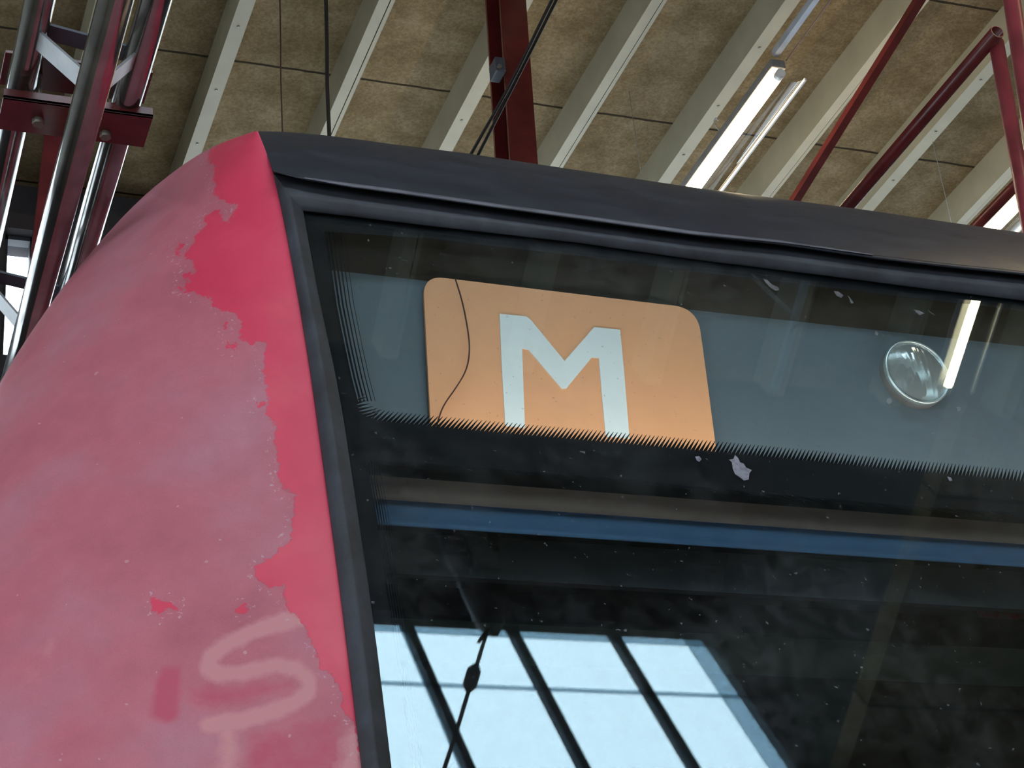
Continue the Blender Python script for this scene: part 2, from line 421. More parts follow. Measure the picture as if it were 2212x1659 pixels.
# ------------------------------------------------------------------ ceiling beams
beam_names = ['leftmost, mostly behind the lattice truss', 'above the red shoulder of the train', 'behind the thick black cable',
              'just left of the red column', 'just right of the red column', 'left of the lit lamp', 'right of the lit lamp',
              'beside the long red pipe', 'at the right edge of the frame', 'far right, beyond the second lamp']
for i in range(-1, 8):
    xr = 1.583+.5675*i; even = (i % 2 == 0)
    r = empty('ceiling_beam', (xr-.032, 3.0, ZB))
    y0, y1 = LY1+.02, YF
    if even: parts = [((xr-.066, y0, ZB), (xr, y1, ZC))]
    else: parts = [((xr-.070, y0, ZB), (xr-.024, y1, ZC)), ((xr-.017, y0, ZB+.006), (xr, y1, ZC))]
    for a, b_ in parts: attach(MB().box(a, b_).build('board', M['cream']), r)
    if even:
        for k in range(7):
            y = 5.2+.42*k+random.uniform(-.03, .03); x = xr-.033
            attach(MB().tube([(x, y, ZB+.004), (x, y, ZB-.004)], .0065, 8).build('bolt', M['bolt']), r)
    tag(r, 'cream timber ceiling beam %s, %s' % ('with bolt heads' if even else 'with a dark groove', beam_names[i+1]), 'beam', 'cream beams under the ceiling')

# ------------------------------------------------------------------ red column, cables
CY = 5.85
col = empty('steel_column', (float(PY(1131, 350, CY)[0]), CY, 0))
pa = PY(1107, 0, CY); pb = PY(1131, 350, CY); d = (pb-pa)/(pb[2]-pa[2])
top = pa+d*(ZC-pa[2]); bot = pa+d*(0-pa[2])
wpx = 70/4250*8.3
def colbox(x0, x1, yy0, yy1, z0=0, z1=7.18):
    m = MB(); vs = []
    for z in (z0, z1):
        o = pa+d*(z-pa[2])
        for x, y in ((x0, yy0), (x1, yy0), (x1, yy1), (x0, yy1)): vs.append((o[0]+x, o[1]+y, z))
    return m.add(vs, [(0,3,2,1),(4,5,6,7),(0,1,5,4),(1,2,6,5),(2,3,7,6),(3,0,4,7)])
attach(colbox(-.058, .058, -.008, .008).build('front_flange', M['maroon'], bevel=.002), col)
attach(colbox(-.006, .006, .008, .15).build('web', M['maroon']), col)
attach(colbox(-.058, .058, .15, .166).build('rear_flange', M['maroon'], bevel=.002), col)

tag(col, 'dark red steel column rising behind the train roof to the ceiling', 'column')
def cable(name, pts, r, mat, lab, cat='cable', group=None):
    o = MB().tube(smooth_poly(pts), r, 8).build(name, mat)
    return tag(o, lab, cat, group)
a = PY(707, 292, 5.5); a2 = PY(706, 0, 5.5)
cable('hanging_cable', [(a[0], 5.5, .0), a, a2, (a2[0], 5.5, ZC)], .0075, M['cable'], 'thick black cable hanging straight down behind the train roof')
a = PY(607, 281, 5.4); a2 = PY(606, 0, 5.4)
cable('hanging_cable', [(a[0], 5.4, .0), a, a2, (a2[0], 5.4, ZC)], .0028, M['brown_cable'], 'thin brown wire hanging down left of the thick black cable')
for k, (x0, x1, rr_, sag) in enumerate(((1196, 1014, .0062, 4), (1207, 1031, .0062, -3))):
    p = PY(x0, -10, 4.9); q = PY(x1, 338, 5.5); m_ = (p+q)/2+np.array([sag*.001, 0, -.02+.01*k])
    e0 = p+(p-q)*.9; e1 = q+(q-p)*.25
    if e0[2] > 7.15: e0 = q+(p-q)*((7.17-q[2])/(p[2]-q[2]))
    cable('slanting_cable', [e0, p, m_, q, e1], rr_, M['cable'],
          'black cable slanting across the red column, %s of the pair' % ('left one' if k == 0 else 'right one'), 'cable', 'pair of slanting cables')
b0 = PY(1073, 152, CY)
clb = attach(MB().box((b0[0]-.022, CY-.05, b0[2]-.04), (b0[0]+.02, CY+.03, b0[2]+.03)).build('cable_clamp', M['darksteel'], bevel=.004), col)
bb = MB().tube([(b0[0]-.010, CY-.05, b0[2]-.025), (b0[0]-.010, CY-.062, b0[2]-.025)], .009, 12).build('bolt', M['bolt'])
bpy.context.view_layer.update(); bb.parent = clb; bb.matrix_parent_inverse = clb.matrix_world.inverted()

# ------------------------------------------------------------------ lamps
def make_lamp(yend, x, z, length=1.5):
    """batten lamp running along Y, its near end (towards the camera) at yend"""
    r = empty('strip_lamp', (x, yend, z))
    def A(mb, name, mat, par=None, **kw): o = mb.build(name, mat, None, **kw); o.parent = par or r; return o
    L = length
    A(MB().box((-.03, 0, .035), (.035, L, .075)), 'housing', M['housing'], bevel=.006)
    A(MB().tube([(0, .02, 0), (0, L-.02, 0)], .018, 16), 'tube', M['tube'])
    for y in (0, L): A(MB().tube([(0, y-.012, 0), (0, y+.02, 0)], .0195, 14), 'tube_cap', M['rail'])
    A(MB().box((.108, 0, -.012), (.116, L, .0)), 'side_rail', M['rail'])
    # clear bowl-shaped cover
    rows = []
    for k in range(9):
        th = math.pi*k/8; rows.append([(.04-.076*math.cos(th), 0.0, .03-.062*math.sin(th)), (.04-.076*math.cos(th), L, .03-.062*math.sin(th))])
    A(MB().grid(rows), 'cover', M['cover'])
    A(MB().tube(smooth_poly([(-.02, .5, .075), (-.045, .5, .11), (-.03, .5, .15), (-.02, .5, .13)]), .002, 6), 'hook', M['trunk'])
    A(MB().tube([(0, L-.2, .075), (0, L-.2, ZC-z)], .0015, 6), 'hanger', M['trunk'])
    return r
p = PZ(1685, 160, 6.3)
l1 = make_lamp(p[1], p[0], 6.3, 1.5)
tag(l1, 'lit strip lamp hanging above the middle of the train roof', 'lamp', 'lit strip lamps')
q = PZ(2150, 495, 6.3)
def dup(root, loc, rotz=0):
    r = root.copy(); COL.objects.link(r); r.location = loc; r.rotation_euler = (0, 0, rotz)
    for ch in root.children:
        cc = ch.copy(); COL.objects.link(cc); cc.parent = r
        cc.matrix_parent_inverse = ch.matrix_parent_inverse.copy()
    return r
l2 = dup(l1, (q[0], q[1]-1.0, 6.3)); tag(l2, 'lit strip lamp at the right edge, behind the slanting red pipe', 'lamp', 'lit strip lamps')
l3 = dup(l1, (4.15, 2.10, 6.3)); tag(l3, 'lit strip lamp mirrored in the windscreen beside the round headlamp', 'lamp', 'lit strip lamps')
# cable trunking that continues from the first lamp
tr = empty('cable_trunking', (p[0], p[1], 6.3))
attach(MB().box((p[0]-.028, 2.0, 6.37), (p[0]-.004, p[1]-.016, 6.40)).build('trunking_rail', M['trunk']), tr)
attach(MB().tube([(p[0]+.03, 2.0, 6.36), (p[0]+.03, p[1]-.016, 6.36)], .0028, 6).build('trunking_wire', M['brown_cable']), tr)
for yy in (2.3, 3.8): attach(MB().tube([(p[0]-.016, yy, 6.40), (p[0]-.016, yy, ZC)], .004, 6).build('hanger', M['trunk']), tr)
tag(tr, 'pale grey cable trunking leading up to the end of the lit strip lamp', 'trunking')

# ------------------------------------------------------------------ red pipe roof truss at the right
rt = empty('pipe_truss', tuple(PD(2155, 68, 6.6)))
hB = PD(2155, 68, 6.6)
B2 = hB+np.array([0, 3.3, 0])
attach(MB().tube([hB, B2], .025, 20, hollow=.003).build('lower_chord', M['maroon']), rt)
attach(MB().tube([hB+np.array([0, .05, 0]), hB+np.array([0, .056, 0])], .0215, 20).build('chord_plug', M['cable']), rt)  # black disc stands in for the shade inside the open pipe
dA = PY(2152, 92, hB[1]+.06); dB = PY(2226, 500, hB[1]+.06)
attach(MB().tube([dA, dB, dB+(dB-dA)*.5], .026, 20).build('diagonal_pipe', M['maroon_worn']), rt)
attach(MB().tube([PY(2176, -60, hB[1]-.5), PY(2232, 300, hB[1]-.5), PY(2260, 480, hB[1]-.5)], .026, 20).build('diagonal_pipe', M['maroon_worn']), rt)
qa = PZ(2202, 392, 6.05)
attach(MB().tube([qa-np.array([0, .6, 0]), (qa[0], YF-.02, qa[2])], .024, 20).build('upper_chord', M['maroon']), rt)
tag(rt, 'dark red pipe truss with an open pipe end, top right', 'truss')
pA = PZ(1992, -10, 6.55); pB = PZ(1716, 434, 6.25)
sp_ = empty('slanting_pipe', tuple(pA))
attach(MB().bar(pA+(pA-pB)*.35, pB+(pB-pA)*.5, .036, .03).build('pipe', M['maroon']), sp_)
tag(sp_, 'slim dark red brace running between the lit lamp and the pipe truss', 'brace')

# ------------------------------------------------------------------ aluminium lattice truss at the left
KT = 1.12
T1 = PD(86, 0, 3.62*KT); T2 = PD(250, 0, 3.31*KT); T3 = PD(336, 0, 3.60*KT)
lt = empty('lattice_truss', tuple(T2))
for T, rr_, nm in ((T1, .0285, 'chord'), (T2, .030, 'chord'), (T3, .0295, 'chord')):
    attach(MB().tube([(T[0], .8, T[2]), (T[0], 6.9, T[2])], rr_*KT, 32).build(nm, M['alu']), lt)
def onl(T, y): return np.array([T[0], y, T[2]])
def plate(Ta, Tb, y0, y1, w_=.05, th=.006):
    return MB().bar(onl(Ta, y0), onl(Tb, y1), w_, th, side=np.cross(onl(Tb, y1)-onl(Ta, y0), np.cross(Tb-Ta, (0, 1, 0)))) if False else MB().bar(onl(Ta, y0), onl(Tb, y1), th, w_, side=(0, 1, 0))
def lat_y(T, py):      # Y of the chord where it crosses picture row py
    lo, hi = .5, 8
    for _ in range(40):
        m_ = (lo+hi)/2; v = onl(T, m_)-CAM; cc = v[0]*AX+v[1]*AY+v[2]*AZ
        if 829.5+cc[1]/cc[2]*FPX < py: lo = m_
        else: hi = m_
    return lo
ya, yb, yc = lat_y(T1, 75), lat_y(T2, 190), lat_y(T3, 120)
step = lat_y(T1, 590)-lat_y(T1, 62)
for k in range(-2, 6):
    s0 = k*step
    for Ta, Tb, q0, q1 in ((T1, T2, ya, yb), (T3, T2, yc, yb+.03)):
        if q0+s0 < .8 or q1+s0 > 6.8: continue
        attach(plate(Ta, Tb, q0+s0, q1+s0).build('brace_plate', M['plate']), lt)
    yy = lat_y(T1, 60)+s0
    if .8 < yy < 6.8: attach(MB().bar(onl(T1, yy), onl(T3, yy), .05, .006, side=(0, 0, 1)).build('cross_plate', M['darksteel']), lt)
tag(lt, 'silvery triangular lattice truss of three tubes at the left edge', 'truss')
# dark red clamp plates round the two upper chords
cp = empty('clamp_bracket', tuple(PD(160, 255, 3.6*KT)))
zl = min(T1[2], T3[2])-.034*KT
c0 = PZ(0, 239, zl); c1 = PZ(320, 283, zl)
yc0 = (PZ(165, 225, zl)[1]+PZ(165, 294, zl)[1])/2; hw = abs(PZ(165, 225, zl)[1]-PZ(165, 294, zl)[1])/2
lp = MB().box((c0[0], yc0-hw, zl-.008), (c1[0], yc0+hw, zl)); lp.box((c0[0], yc0-hw, zl-.008), (c1[0], yc0-hw+.006, zl+.018))
attach(lp.build('lower_plate', M['maroon'], bevel=.001), cp)
zu = max(T1[2], T3[2])+.032*KT+.003
attach(MB().box((c0[0], yc0-hw, zu), (c1[0], yc0+hw, zu+.008)).build('upper_plate', M['maroon'], bevel=.001), cp)
for px, py in ((82, 258), (228, 287)):
    b0 = PZ(px, py, zl-.008)
    attach(MB().tube([(b0[0], b0[1], zl-.022), (b0[0], b0[1], zl-.008)], .0125, 6).tube([(b0[0], b0[1], zl-.008), (b0[0], b0[1], zu+.03)], .006, 10).build('bolt', M['bolt']), cp)
tag(cp, 'dark red clamp plate with two bolts gripping the lattice truss', 'bracket')
# reddish steel post behind the lattice truss
pa = PY(150, -5, 7.4); pb = PY(100, 450, 7.4)
po = empty('steel_post', (float(pb[0]), 7.4, 0))
dd = (pb-pa)/(pb[2]-pa[2])
lo_ = pa+dd*(0-pa[2]); hi_ = pa+dd*(7.18-pa[2]) 
attach(MB().bar(lo_, hi_, .088, .06, side=(0, 1, 0)).build('post_body', M['maroon_worn']), po)
tag(po, 'dusty red steel post standing behind the lattice truss', 'post')

# ------------------------------------------------------------------ turnbuckle line mirrored in the windscreen
def refl(px, py, yy):
    p_ = PF(px, py); d_ = p_-CAM; d_ = d_/np.linalg.norm(d_); d_ = d_-2*(d_@FN)*FN; return p_+d_*(yy-p_[1])/d_[1]
tb = empty('turnbuckle_line', tuple(refl(1062, 1335, 0.3)))
A0, A1, A2, A3 = refl(1062, 1330, .3), refl(1040, 1405, .3), refl(1013, 1490, .3), refl(950, 1690, .3)
attach(MB().tube(smooth_poly([A0, A1, A2, refl(985, 1585, .3), A3, A3+(A3-A2)*1.2]), .009, 8).build('rope', M['cable']), tb)
e0, e1 = refl(1027, 1440, .3), refl(1013, 1486, .3)
attach(MB().tube([e0, e0*.8+e1*.2, e0*.2+e1*.8, e1], [.02, .032, .032, .02], 10).build('turnbuckle', M['darksteel']), tb)
kn = refl(1063, 1345, .3)
attach(MB().tube([(kn[0], kn[1], LZ), kn+np.array([0, 0, .02]), kn-np.array([.01, 0, .09])], [.05, .07, .02], 10).build('knot', M['cable']), tb)
attach(MB().tube([kn, refl(1035, 1385, .3)], .009, 8).build('rope_tail', M['cable']), tb)
tag(tb, 'dark rope with a turnbuckle hanging in the roof lantern, mirrored in the windscreen', 'rope')

# ================================================================== THE TRAIN
train = empty('train', (2.1, 4.0, 0))
XC = 2.10
def mir(p): return np.array([2*XC-p[0], p[1], p[2]])
def part(mb, name, mat, par=None, **kw):
    o = mb.build(name, mat, None, **kw)
    if par is None: return attach(o, train)
    bpy.context.view_layer.update(); o.parent = par; o.matrix_parent_inverse = par.matrix_world.inverted(); return o
# ---- red nose
inner = smooth_poly([(557,283),(575,325),(590,370),(610,460),(640,620),(670,800),(700,1020),(731,1250),(781,1659),(830,2050),(880,2450)], 1)
outer = smooth_poly([(545,285),(510,295),(445,323),(385,361),(330,402),(266,457),(200,540),(139,615),(73,704),(0,827),(-90,995),(-200,1240),(-300,1560),(-360,1950),(-400,2350)], 1)
NS, NTT = 420, 260
ts = np.linspace(0, 1, NS)
def warp(ts): return ts
def pxy(pl):  # parametrise both edges by a shared key so rows fan round the shoulder
    return pl
key_in = [(557,283),(572,320),(590,370),(618,500),(645,640),(662,750),(690,930),(720,1160),(781,1659),(880,2450)]
key_out = [(545,285),(470,311),(400,351),(300,430),(200,540),(130,627),(40,757),(-20,862),(-250,1400),(-400,2350)]
ki = resample(smooth_poly(key_in, 2), ts); ko = resample(smooth_poly(key_out, 2), ts)
th = np.linspace(0, math.pi/2, NTT)
rows = []; pix = []
for s_, (a_, b_) in enumerate(zip(ki, ko)):
    f = min(1, (s_/NS)*9); depth = .03+.37*f
    row = []; pr = []
    for t in th:
        k = math.sin(t); back = .06*f*k+depth*(1-math.cos(t))
        px_, py_ = a_*(1-k)+b_*k
        row.append(PF(px_, py_, -back)); pr.append((px_, py_))
    rows.append(row); pix.append(pr)
PIX = np.array(pix).reshape(-1, 2)
def sdf(poly, P):
    A = np.array(poly, float); B = np.roll(A, -1, 0); dmin = np.full(len(P), 1e9); ins = np.zeros(len(P), bool)
    for a_, b_ in zip(A, B):
        e = b_-a_; w_ = P-a_; t = np.clip((w_@e)/(e@e+1e-9), 0, 1); dmin = np.minimum(dmin, np.linalg.norm(w_-t[:, None]*e, axis=1))
        c1_ = (a_[1] > P[:, 1]) != (b_[1] > P[:, 1])
        with np.errstate(divide='ignore', invalid='ignore'):
            xi = (b_[0]-a_[0])*(P[:, 1]-a_[1])/(b_[1]-a_[1])+a_[0]
        ins ^= c1_ & (P[:, 0] < xi)
    return np.where(ins, dmin, -dmin)
def ldist(pl, P):
    dmin = np.full(len(P), 1e9); pl = [np.array(p_, float) for p_ in pl]
    for a_, b_ in zip(pl, pl[1:]):
        e = b_-a_; w_ = P-a_; t = np.clip((w_@e)/(e@e), 0, 1); dmin = np.minimum(dmin, np.linalg.norm(w_-t[:, None]*e, axis=1))
    return dmin
peel = [(500,270),(452,330),(447,345),(463,362),(460,385),(464,400),(464,419),(475,432),(494,440),(512,447),(503,463),(494,479),(480,478),(476,451),(453,457),(440,476),(449,485),(427,501),(418,520),(402,539),(392,555),(406,562),(421,574),(418,588),(396,587),(394,599),(411,606),(383,623),(427,639),(453,644),(459,660),(487,669),(510,679),(519,694),(519,723),(513,729),(538,742),(572,742),(570,754),(570,805),(573,837),(579,868),(570,894),(589,913),(597,925),(592,950),(600,1000),(598,1030),(612,1060),(640,1068),(636,1100),(631,1129),(629,1161),(611,1176),(582,1205),(550,1227),(550,1245),(579,1274),(608,1266),(615,1281),(615,1317),(637,1324),(655,1346),(680,1404),(691,1440),(731,1483),(741,1541),(767,1567),(778,1657),(800,1800),(1100,1800),(1100,200),(560,200)]
isl = [[(322,1290),(345,1297),(385,1308),(384,1317),(362,1318),(345,1332),(332,1318),(328,1302)], [(510,1312),(527,1305),(536,1316),(530,1326),(511,1328)],
       [(487,697),(495,697),(494,712),(486,711)], [(486,752),(490,742),(510,740),(516,750),(505,756),(492,757)], [(383,530),(392,524),(398,530),(384,553),(376,548)],
       [(545,880),(570,868),(576,874),(560,882),(546,885)]]
D = sdf(peel, PIX)
for q_ in isl: D = np.maximum(D, sdf(q_, PIX))
D[PIX[:, 1] < 300] = np.maximum(D[PIX[:, 1] < 300], -60)
scr = [(x*.3617, 1100+y*.3617) for x, y in [(1800,650),(1640,690),(1480,745),(1340,810),(1260,880),(1240,950),(1310,985),(1450,975),(1650,930),(1780,960),(1845,1020),(1845,1090),(1760,1160),(1600,1215),(1450,1260),(1240,1290)]]
scr2 = [(x*.3617, 1100+y*.3617) for x, y in [(1360,1330),(1370,1430),(1360,1560)]]
S1 = np.clip(1.15-ldist(scr, PIX)/26, 0, 1); S2 = np.clip(1.0-ldist(scr2, PIX)/40, 0, 1)*.8
S3 = np.clip(1.1-ldist([(770,1600),(745,1680)], PIX)/45, 0, 1)*.8; S4 = np.clip(1-ldist([(60,1445),(110,1400)], PIX)/50, 0, 1)*.35
SCR = np.maximum.reduce([S1, S2, S3, S4])
SOFT = np.clip(.5+sdf([(350,1440),(392,1440),(388,1510),(384,1550),(365,1560),(322,1545),(335,1505)], PIX)/45, 0, 1)
SOFT = np.maximum(SOFT, .62*np.clip(.5+sdf([(400,1480),(560,1470),(640,1455),(640,1490),(560,1520),(480,1540),(400,1520)], PIX)/60, 0, 1))
SOFT = np.maximum(SOFT, .60*np.clip(.5+sdf([(530,1580),(740,1540),(770,1700),(520,1700)], PIX)/60, 0, 1))
nb = MB().grid(rows)
def add_attrs(o):
    me = o.data; n = NS*NTT
    for nm, arr in (('peel', D/100), ('scrawl', SCR), ('softpatch', SOFT)):
        at = me.attributes.new(nm, 'FLOAT', 'POINT'); full = np.zeros(len(me.vertices)); full[:n] = arr[:n]; at.data.foreach_set('value', full.astype(np.float32))
nose = part(nb, 'red_nose', M['red'], fix=False); add_attrs(nose)
nose['label'] = 'faded red nose panel with lacquer peeling in a ragged line'
# body side going back from the nose, roof and the plain mirrored nose on the other side
edge = [r[-1] for r in rows][::6]
side = MB().grid([edge, [p_+np.array([0, .25, 0]) for p_ in edge], [np.array([p_[0], 5.2, p_[2]]) for p_ in edge]])
part(side, 'body_side', M['red'])
medge = [mir(p_) for p_ in edge]
part(MB().grid([[mir(p_) for p_ in r[::12]] for r in rows[::8]]), 'red_nose', M['red'])
part(MB().grid([medge, [np.array([p_[0], 5.2, p_[2]]) for p_ in medge]]), 'body_side', M['red'])
# ---- helper: picture row carried on in 3D to the mirrored end
def row3(pl, off, xend=None, n=90, offend=None):
    P3 = [PF(x, y, off) for x, y in pl]
    endp = mir(P3[0]); 
    P3.append(endp)
    return resample(P3, np.linspace(0, 1, n))
r_top = [(557,283),(620,285),(700,292),(780,302),(860,313),(1000,330),(1250,368),(1500,405),(1860,452),(2050,480),(2212,503),(2300,516)]
r_rdg = [(590,370),(620,377),(657,383),(752,396),(866,411),(1088,443),(1250,465),(1500,500),(1693,521),(1886,550),(2021,566),(2212,586),(2300,597)]
r_gap = [(590,374),(620,382),(657,390),(752,405),(866,422),(1088,455),(1250,479),(1500,513),(1693,533),(1886,560),(2021,574),(2212,592),(2300,602)]
r_gls = [(655,456),(760,468),(900,485),(1080,506),(1250,525),(1500,561),(1800,598),(2000,624),(2212,650),(2300,661)]
r_mid = [(641,438),(740,438),(900,462),(1080,487),(1250,511),(1500,546),(1800,585),(2000,608),(2212,632),(2300,643)]
def offrow(base, k, off_from, off_to): return None
top3 = []
RT = row3(r_top, -.16); RR = row3(r_rdg, .030)
fas = []
NF = 14
rt_px = resample([np.array(p_) for p_ in r_top], np.linspace(0, 1, 90)); rr_px = resample([np.array(p_) for p_ in r_rdg], np.linspace(0, 1, 90))
for k in range(NF+1):
    a_ = k/NF*math.pi/2; s_ = math.sin(a_); off = .026-.03*s_-.15*(1-math.cos(a_))
    fas.append(row3([rr_px[i]*(1-s_)+rt_px[i]*s_ for i in range(90)], off))
fm = MB().grid(fas)
# ridge lip and groove below it
def lp(dy, o_): return row3([(x, y+dy*min(1, max(0, (x-600)/80))) for x, y in r_rdg], o_)
lip = [lp(0, .026), lp(1.5, .040), lp(5, .043), lp(8, .040), lp(9.5, .028), row3(r_gap, .002)]
fm.grid(lip)
part(fm, 'roof_fascia', M['black'])
roof = MB().grid([fas[-1], [p_+np.array([0, .3, .0]) for p_ in fas[-1]], [np.array([p_[0], 5.2, p_[2]-.02]) for p_ in fas[-1]]])
part(roof, 'roof', M['black'])
rl = [np.array([p_[0], 5.2, p_[2]]) for p_ in edge]; part(MB().grid([rl, [mir(p_) for p_ in rl]]), 'rear_wall', M['black'])
de = [(x, y) for x, y in r_rdg if 640 < x < 1900]  # grey strip paints the highlight along the weathered lip
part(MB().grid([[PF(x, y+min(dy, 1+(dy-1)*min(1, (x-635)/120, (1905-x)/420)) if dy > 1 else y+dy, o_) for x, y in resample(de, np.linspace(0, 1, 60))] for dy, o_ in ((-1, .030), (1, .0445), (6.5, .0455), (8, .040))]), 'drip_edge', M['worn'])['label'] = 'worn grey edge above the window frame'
# top band of the frame: convex, lighter above and darker below
PROF = [(0, .004), (.05, .012), (.30, .019), (.52, .025), (.60, .023), (.80, .015), (.96, .008), (1, .004), (1, -.004)]
def hmix(k): return [np.array(g)*(1-k)+np.array(m2)*k for g, m2 in zip(resample(r_gap, np.linspace(0,1,40)), resample(r_gls, np.linspace(0,1,40)))]
tb_ = MB().grid([row3(hmix(k), o_) for k, o_ in PROF])
part(tb_, 'window_frame_head', M['frame'])
# left jamb of the frame
jo = [(590,374),(610,460),(640,620),(670,800),(700,1020),(731,1250),(781,1659),(830,2050),(880,2450)]
ji = [(655,456),(668,530),(690,650),(734,850),(770,1090),(805,1325),(846,1659),(892,2050),(940,2450)]
tt = np.linspace(0, 1, 60); jo_ = resample(smooth_poly(jo, 1), tt); ji_ = resample(smooth_poly(ji, 1), tt)
def jam(k, off): return [PF(*(a_*(1-k)+b_*k), off) for a_, b_ in zip(jo_, ji_)]
jrows = [jam(-.02, -.012)]+[jam(k, o_) for k, o_ in PROF]
part(MB().grid(jrows), 'window_frame_jamb', M['frame'])
part(MB().grid([[mir(p_) for p_ in r] for r in jrows]), 'window_frame_jamb', M['frame'])
sill = [mir(jrows[4][-1]), jrows[4][-1]]
part(MB().bar(sill[0], sill[1], .09, .05), 'window_frame_sill', M['frame'])
part(MB().box((-.15, 2.55, .9), (2*XC+.15, 3.4, sill[0][2]-.3)), 'lower_front', M['red'])
# ---- windscreen slab
gl = MB()
lft = [PF(*p_, 0) for p_ in ji_]
topr = row3(r_gls, 0)
vsf = []
n_ = 60
fr_rows = [[a_*(1-t)+mir(a_)*t for t in np.linspace(0, 1, 2)] for a_ in lft]
bk_rows = [[p_-FN*.006 for p_ in r] for r in fr_rows]
g = MB().grid(fr_rows, smooth=False).grid(bk_rows, smooth=False)
ws = part(g, 'windscreen', M['windscreen'], fix=False)
ws['label'] = 'leaning tinted windscreen mirroring the roof window and a lamp'
# ---- black printed border behind the glass (solid part + toothed edges)
FO = -.0075
def P3l(pl, off=FO): return [PF(x, y, off) for x, y in pl]
def ext(pl, off=FO):
    P3 = P3l(pl, off); dlast = P3[-1]-P3[-2]; k = (2*XC-.95-P3[-1][0])/dlast[0]; return P3+[P3[-1]+dlast*k]
def band(upper, lower, n=70, e=True):
    t_s = np.linspace(0, 1, n); U = resample(ext(upper) if e else P3l(upper), t_s); Lw = resample(ext(lower) if e else P3l(lower), t_s); return U, Lw
signbot = smooth_poly([(768,868),(772,888),(785,900),(805,907),(860,914)], 2)+[(930,921),(1080,935),(1240,949),(1540,976),(1740,995),(1932,1015),(2080,1027),(2212,1040)]
signbot = [tuple(p_) for p_ in signbot]
lowtop = [(792,994),(935,1002),(1125,1018),(1350,1034),(1471,1048),(1743,1074),(2036,1098),(2212,1108)]
frit = MB()
U, Lw = band(signbot, lowtop); frit.grid([U, Lw], smooth=False)
lin_up = [(700,500),(712,590),(722,660),(740,750),(755,818),(768,868)]
gl_up = [(655,452),(668,530),(690,650),(712,755),(724,805),(735,850)]
U = resample(P3l(gl_up), np.linspace(0,1,40)); Lw = resample(P3l(lin_up), np.linspace(0,1,40)); frit.grid([U, Lw], smooth=False)
gl_lo = [(735,850),(752,960),(770,1090),(805,1325),(846,1659),(892,2050),(940,2450)]
in_lo = [(768,868),(792,994),(796,1040),(808,1103),(818,1166),(830,1261),(840,1325),(863,1494),(887,1659),(935,2050),(985,2450)]
U = resample(P3l(gl_lo), np.linspace(0,1,60)); Lw = resample(P3l(in_lo), np.linspace(0,1,60)); frit.grid([U, Lw], smooth=False)
frit.grid([[PF(735,850,FO), PF(768,868,FO)], [PF(752,960,FO), PF(792,994,FO)]], smooth=False)
U = resample(ext([(x, y-4) for x, y in r_gls]), np.linspace(0,1,60)); Lw = resample(ext([(700,500),(900,514),(1250,552),(1500,586),(1800,622),(2212,672)]), np.linspace(0,1,60)); frit.grid([U, Lw], smooth=False)
fo = part(frit, 'glass_border', M['frit'], ws)
fo['label'] = 'black printed border of the windscreen'
def strip(a_pl, b_pl, mat, n=200, ext_=False):
    t_s = np.linspace(0, 1, n); A_ = resample(ext(a_pl) if ext_ else P3l(a_pl), t_s); B_ = resample(ext(b_pl) if ext_ else P3l(b_pl), t_s)
    o = part(MB().grid([A_, B_], smooth=False), 'toothed_edge', mat, ws, fix=False)
    me = o.data; uv = me.uv_layers.new(name='UVMap'); Ls = np.concatenate([[0], np.cumsum([np.linalg.norm(A_[i+1]-A_[i]) for i in range(n-1)])])
    for lp_ in me.loops:
        i = lp_.vertex_index; uv.data[lp_.index].uv = (Ls[i % n], i//n)
    return o
teeth_up = [(x, y-24) for x, y in signbot if x > 800]
strip([p_ for p_ in signbot if p_[0] > 800], teeth_up, M['teeth'], ext_=True)
cor = [p_ for p_ in signbot if p_[0] <= 806]
strip(cor, [(x+20, y-22) for x, y in cor], M['teeth'], n=30)
strip(lin_up, [(x+50, y-2) for x, y in lin_up], M['lines'])
strip(in_lo[1:], [(x+34, y-1) for x, y in in_lo[1:]], M['lines'])
strip(lowtop, [(x+4, y+9) for x, y in lowtop], M['teeth'], ext_=True)
# dried smears stuck on the glass
def smear(pts, off=.0012, mt='smear'):
    m_ = MB(); c_ = np.mean([PF(*p_, off+.0008) for p_ in pts], axis=0); vs = [PF(*p_, off) for p_ in pts]; vs.append(c_)
    m_.add(vs, [(i, (i+1) % len(pts), len(pts)) for i in range(len(pts))]); return part(m_, 'smear', M[mt], ws, fix=False)
sc3 = lambda pts: [(1450+x*.3445, 850+y*.3445) for x, y in pts]
smear(sc3([(400,385),(420,405),(432,432),(455,440),(470,465),(505,480),(490,500),(485,540),(455,545),(430,525),(400,505),(385,470),(380,430),(362,415),(390,410)]))
smear(sc3([(150,395),(175,392),(190,410),(178,428),(160,420)])); smear(sc3([(1730,520),(1755,528),(1762,545),(1745,548)]))
s4 = lambda pts: [(1500+x*.3219, 500+y*.3219) for x, y in pts]
for q_ in ([(458,315),(490,325),(520,355),(560,372),(570,392),(545,398),(510,378),(480,345)], [(935,400),(965,402),(1000,428),(985,445),(955,432)], [(1030,430),(1050,450),(1068,480),(1052,484)],
           [(1215,665),(1235,680),(1228,700),(1212,690)], [(1295,1120),(1318,1118),(1328,1145),(1305,1160),(1288,1145)], [(1760,1178),(1785,1176),(1790,1200),(1768,1208)], [(1470,525),(1510,530),(1545,550),(1510,562)]): smear(s4(q_), mt='faint')

